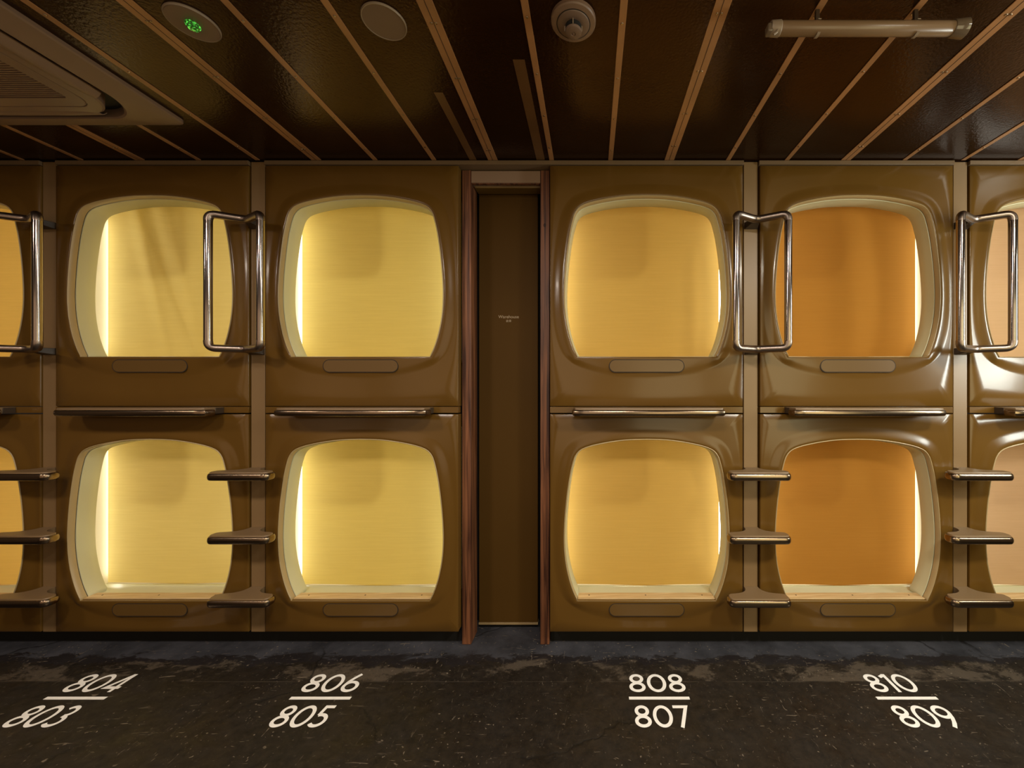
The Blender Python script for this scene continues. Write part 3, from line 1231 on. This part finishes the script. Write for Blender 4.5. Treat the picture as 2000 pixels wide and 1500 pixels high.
for k in range(4):
    bm = bmesh.new()
    rings = []
    for i in range(17):
        u = -1 + 2 * i / 16
        xx = u * 0.262
        taper = 1 - 0.35 * max(0, abs(u) - 0.82) / 0.18
        prof = []
        for j in range(9):
            w = j / 8
            yv = 0.330 + 0.046 * w
            zv = -0.046 - 0.016 * math.sin(math.pi * (0.15 + 0.8 * w)) * (1 - 0.25 * abs(u) ** 4) + 0.012 * w
            prof.append((xx, 0.362 + (yv - 0.362) * taper, zv))
        for j in reversed(range(9)):
            a = prof[j]
            prof.append((a[0], a[1], a[2] + 0.004))
        rings.append(prof)
    loft(bm, rings, cap0=True, cap1=True)
    l = link('louvre', bm, M['ac'], t)
    l.rotation_euler = (0, 0, k * R90)

# ------------------------------------------------------------------ painted numbers on the floor
def arc(cx, cy, rx, ry, a0, a1, n=28):
    return [(cx + rx * math.cos(math.radians(a0 + (a1 - a0) * i / n)), cy + ry * math.sin(math.radians(a0 + (a1 - a0) * i / n))) for i in range(n + 1)]


ST = 0.135   # stroke width for a digit one unit tall
h_ = ST / 2
GL = {
    '8': (0.64, [arc(0.32, 0.735, 0.215, 0.265 - h_, 0, 360), arc(0.32, 0.275, 0.32 - h_, 0.275 - h_, 0, 360)]),
    '0': (0.76, [arc(0.38, 0.5, 0.38 - h_, 0.5 - h_, 0, 360, 40)]),
    '4': (0.70, [[(0.70, 0.24), (0.085, 0.24), (0.5, 1.0 - h_ * .4)], [(0.52, 0.0), (0.52, 1.0)]]),
    '3': (0.58, [arc(0.25, 0.725, 0.21, 0.275 - h_, 150, -90, 24), arc(0.25, 0.285, 0.325 - h_, 0.285 - h_, 90, -150, 26)]),
    '6': (0.66, [arc(0.33, 0.31, 0.33 - h_, 0.31 - h_, 0, 360), [(0.075, 0.36), (0.13, 0.55), (0.26, 0.78), (0.44, 1.0)]]),
    '5': (0.58, [[(0.52, 1 - h_), (0.16, 1 - h_), (0.115, 0.54)], [(0.105, 0.53)] + arc(0.24, 0.315, 0.335 - h_, 0.315 - h_, 112, -145, 28)]),
    '7': (0.60, [[(0.0, 1 - h_), (0.525, 1 - h_), (0.19, 0.0)]]),
    '1': (0.30, [[(0.0, 0.83), (0.20, 0.93), (0.235, 0.98)], [(0.235, 0.0), (0.235, 1.0)]]),
    '9': (0.66, [arc(0.33, 0.69, 0.33 - h_, 0.31 - h_, 0, 360), [(0.585, 0.64), (0.53, 0.45), (0.40, 0.22), (0.22, 0.0)]]),
}


def ribbon(bm, pts, w, ox, oy, sx, sy, z):
    closed = math.hypot(pts[0][0] - pts[-1][0], pts[0][1] - pts[-1][1]) < 1e-6
    if closed:
        pts = pts[:-1]
    n = len(pts)
    L_, R_ = [], []
    for i in range(n):
        a = pts[i - 1] if (i > 0 or closed) else None
        b = pts[(i + 1) % n] if (i < n - 1 or closed) else None
        p = pts[i]
        d1 = Vector((p[0] - a[0], p[1] - a[1])).normalized() if a else None
        d2 = Vector((b[0] - p[0], b[1] - p[1])).normalized() if b else None
        d1 = d1 or d2
        d2 = d2 or d1
        t_ = (d1 + d2).normalized()
        nn = Vector((-t_.y, t_.x))
        k = 1 / max(0.35, abs(nn.dot(Vector((-d1.y, d1.x)))))
        L_.append(bm.verts.new((ox + (p[0] + nn.x * w * k) * sx, oy + (p[1] + nn.y * w * k) * sy, z)))
        R_.append(bm.verts.new((ox + (p[0] - nn.x * w * k) * sx, oy + (p[1] - nn.y * w * k) * sy, z)))
    for i in range(n if closed else n - 1):
        j = (i + 1) % n
        bm.faces.new((L_[i], R_[i], R_[j], L_[j]))


def number_obj(txt, x0, x1, y0, y1, parent):
    """digits filling x0..x1 and y0..y1 (parent space)"""
    H = y1 - y0
    gap = 0.085
    total = sum(GL[c][0] for c in txt) + gap * (len(txt) - 1)
    sx = (x1 - x0) / total
    bm = bmesh.new()
    cx = 0.0
    zz = 0.0006
    for c in txt:
        for q, st in enumerate(GL[c][1]):
            ribbon(bm, st, h_, x0 + cx * sx, y0, sx, H, zz + 0.0001 * q)
        cx += GL[c][0] + gap
    me = bpy.data.meshes.new('number')
    for f in bm.faces:
        if f.normal.z < 0:
            f.normal_flip()
    bm.to_mesh(me)
    bm.free()
    me.materials.append(M['white'])
    o = bpy.data.objects.new('number', me)
    COL.objects.link(o)
    o.parent = parent
    return o


NL = {'804': 'white floor number 804 over 803, leftmost of the four and slanting most', '806': 'white floor number 806 over 805, the nearest one left of the door',
      '808': 'white floor number 808 over 807, upright, the nearest one right of the door', '810': 'white floor number 810 over 809, rightmost, leaning to the left'}
for cx, up, dn, wu in ((-851, '804', '803', 93), (-446.5, '806', '805', 94), (113, '808', '807', 96), (522, '810', '809', 80)):
    t = thing('floor_number', NL[up], 'floor number', (cx * U, -0.309, 0.0), 'painted capsule numbers on the floor')
    x0 = (-50 + 3.0) * U
    if up == '804':
        x0 = -47 * U
    off = 5 * U if up == '810' else 0
    a = number_obj(up, x0 + off, x0 + off + wu * U, -0.276 + 0.309, -0.168 + 0.309, t)
    b = number_obj(dn, x0 + 2 * U, x0 + 2 * U + {'803': 84, '805': 84, '807': 87, '809': 90}[dn] * U, -0.456 + 0.309, -0.348 + 0.309, t)
    boxo('bar', -50 * U, 50 * U, -0.0075, 0.0075, 0.0, 0.0007, M['white'], t)
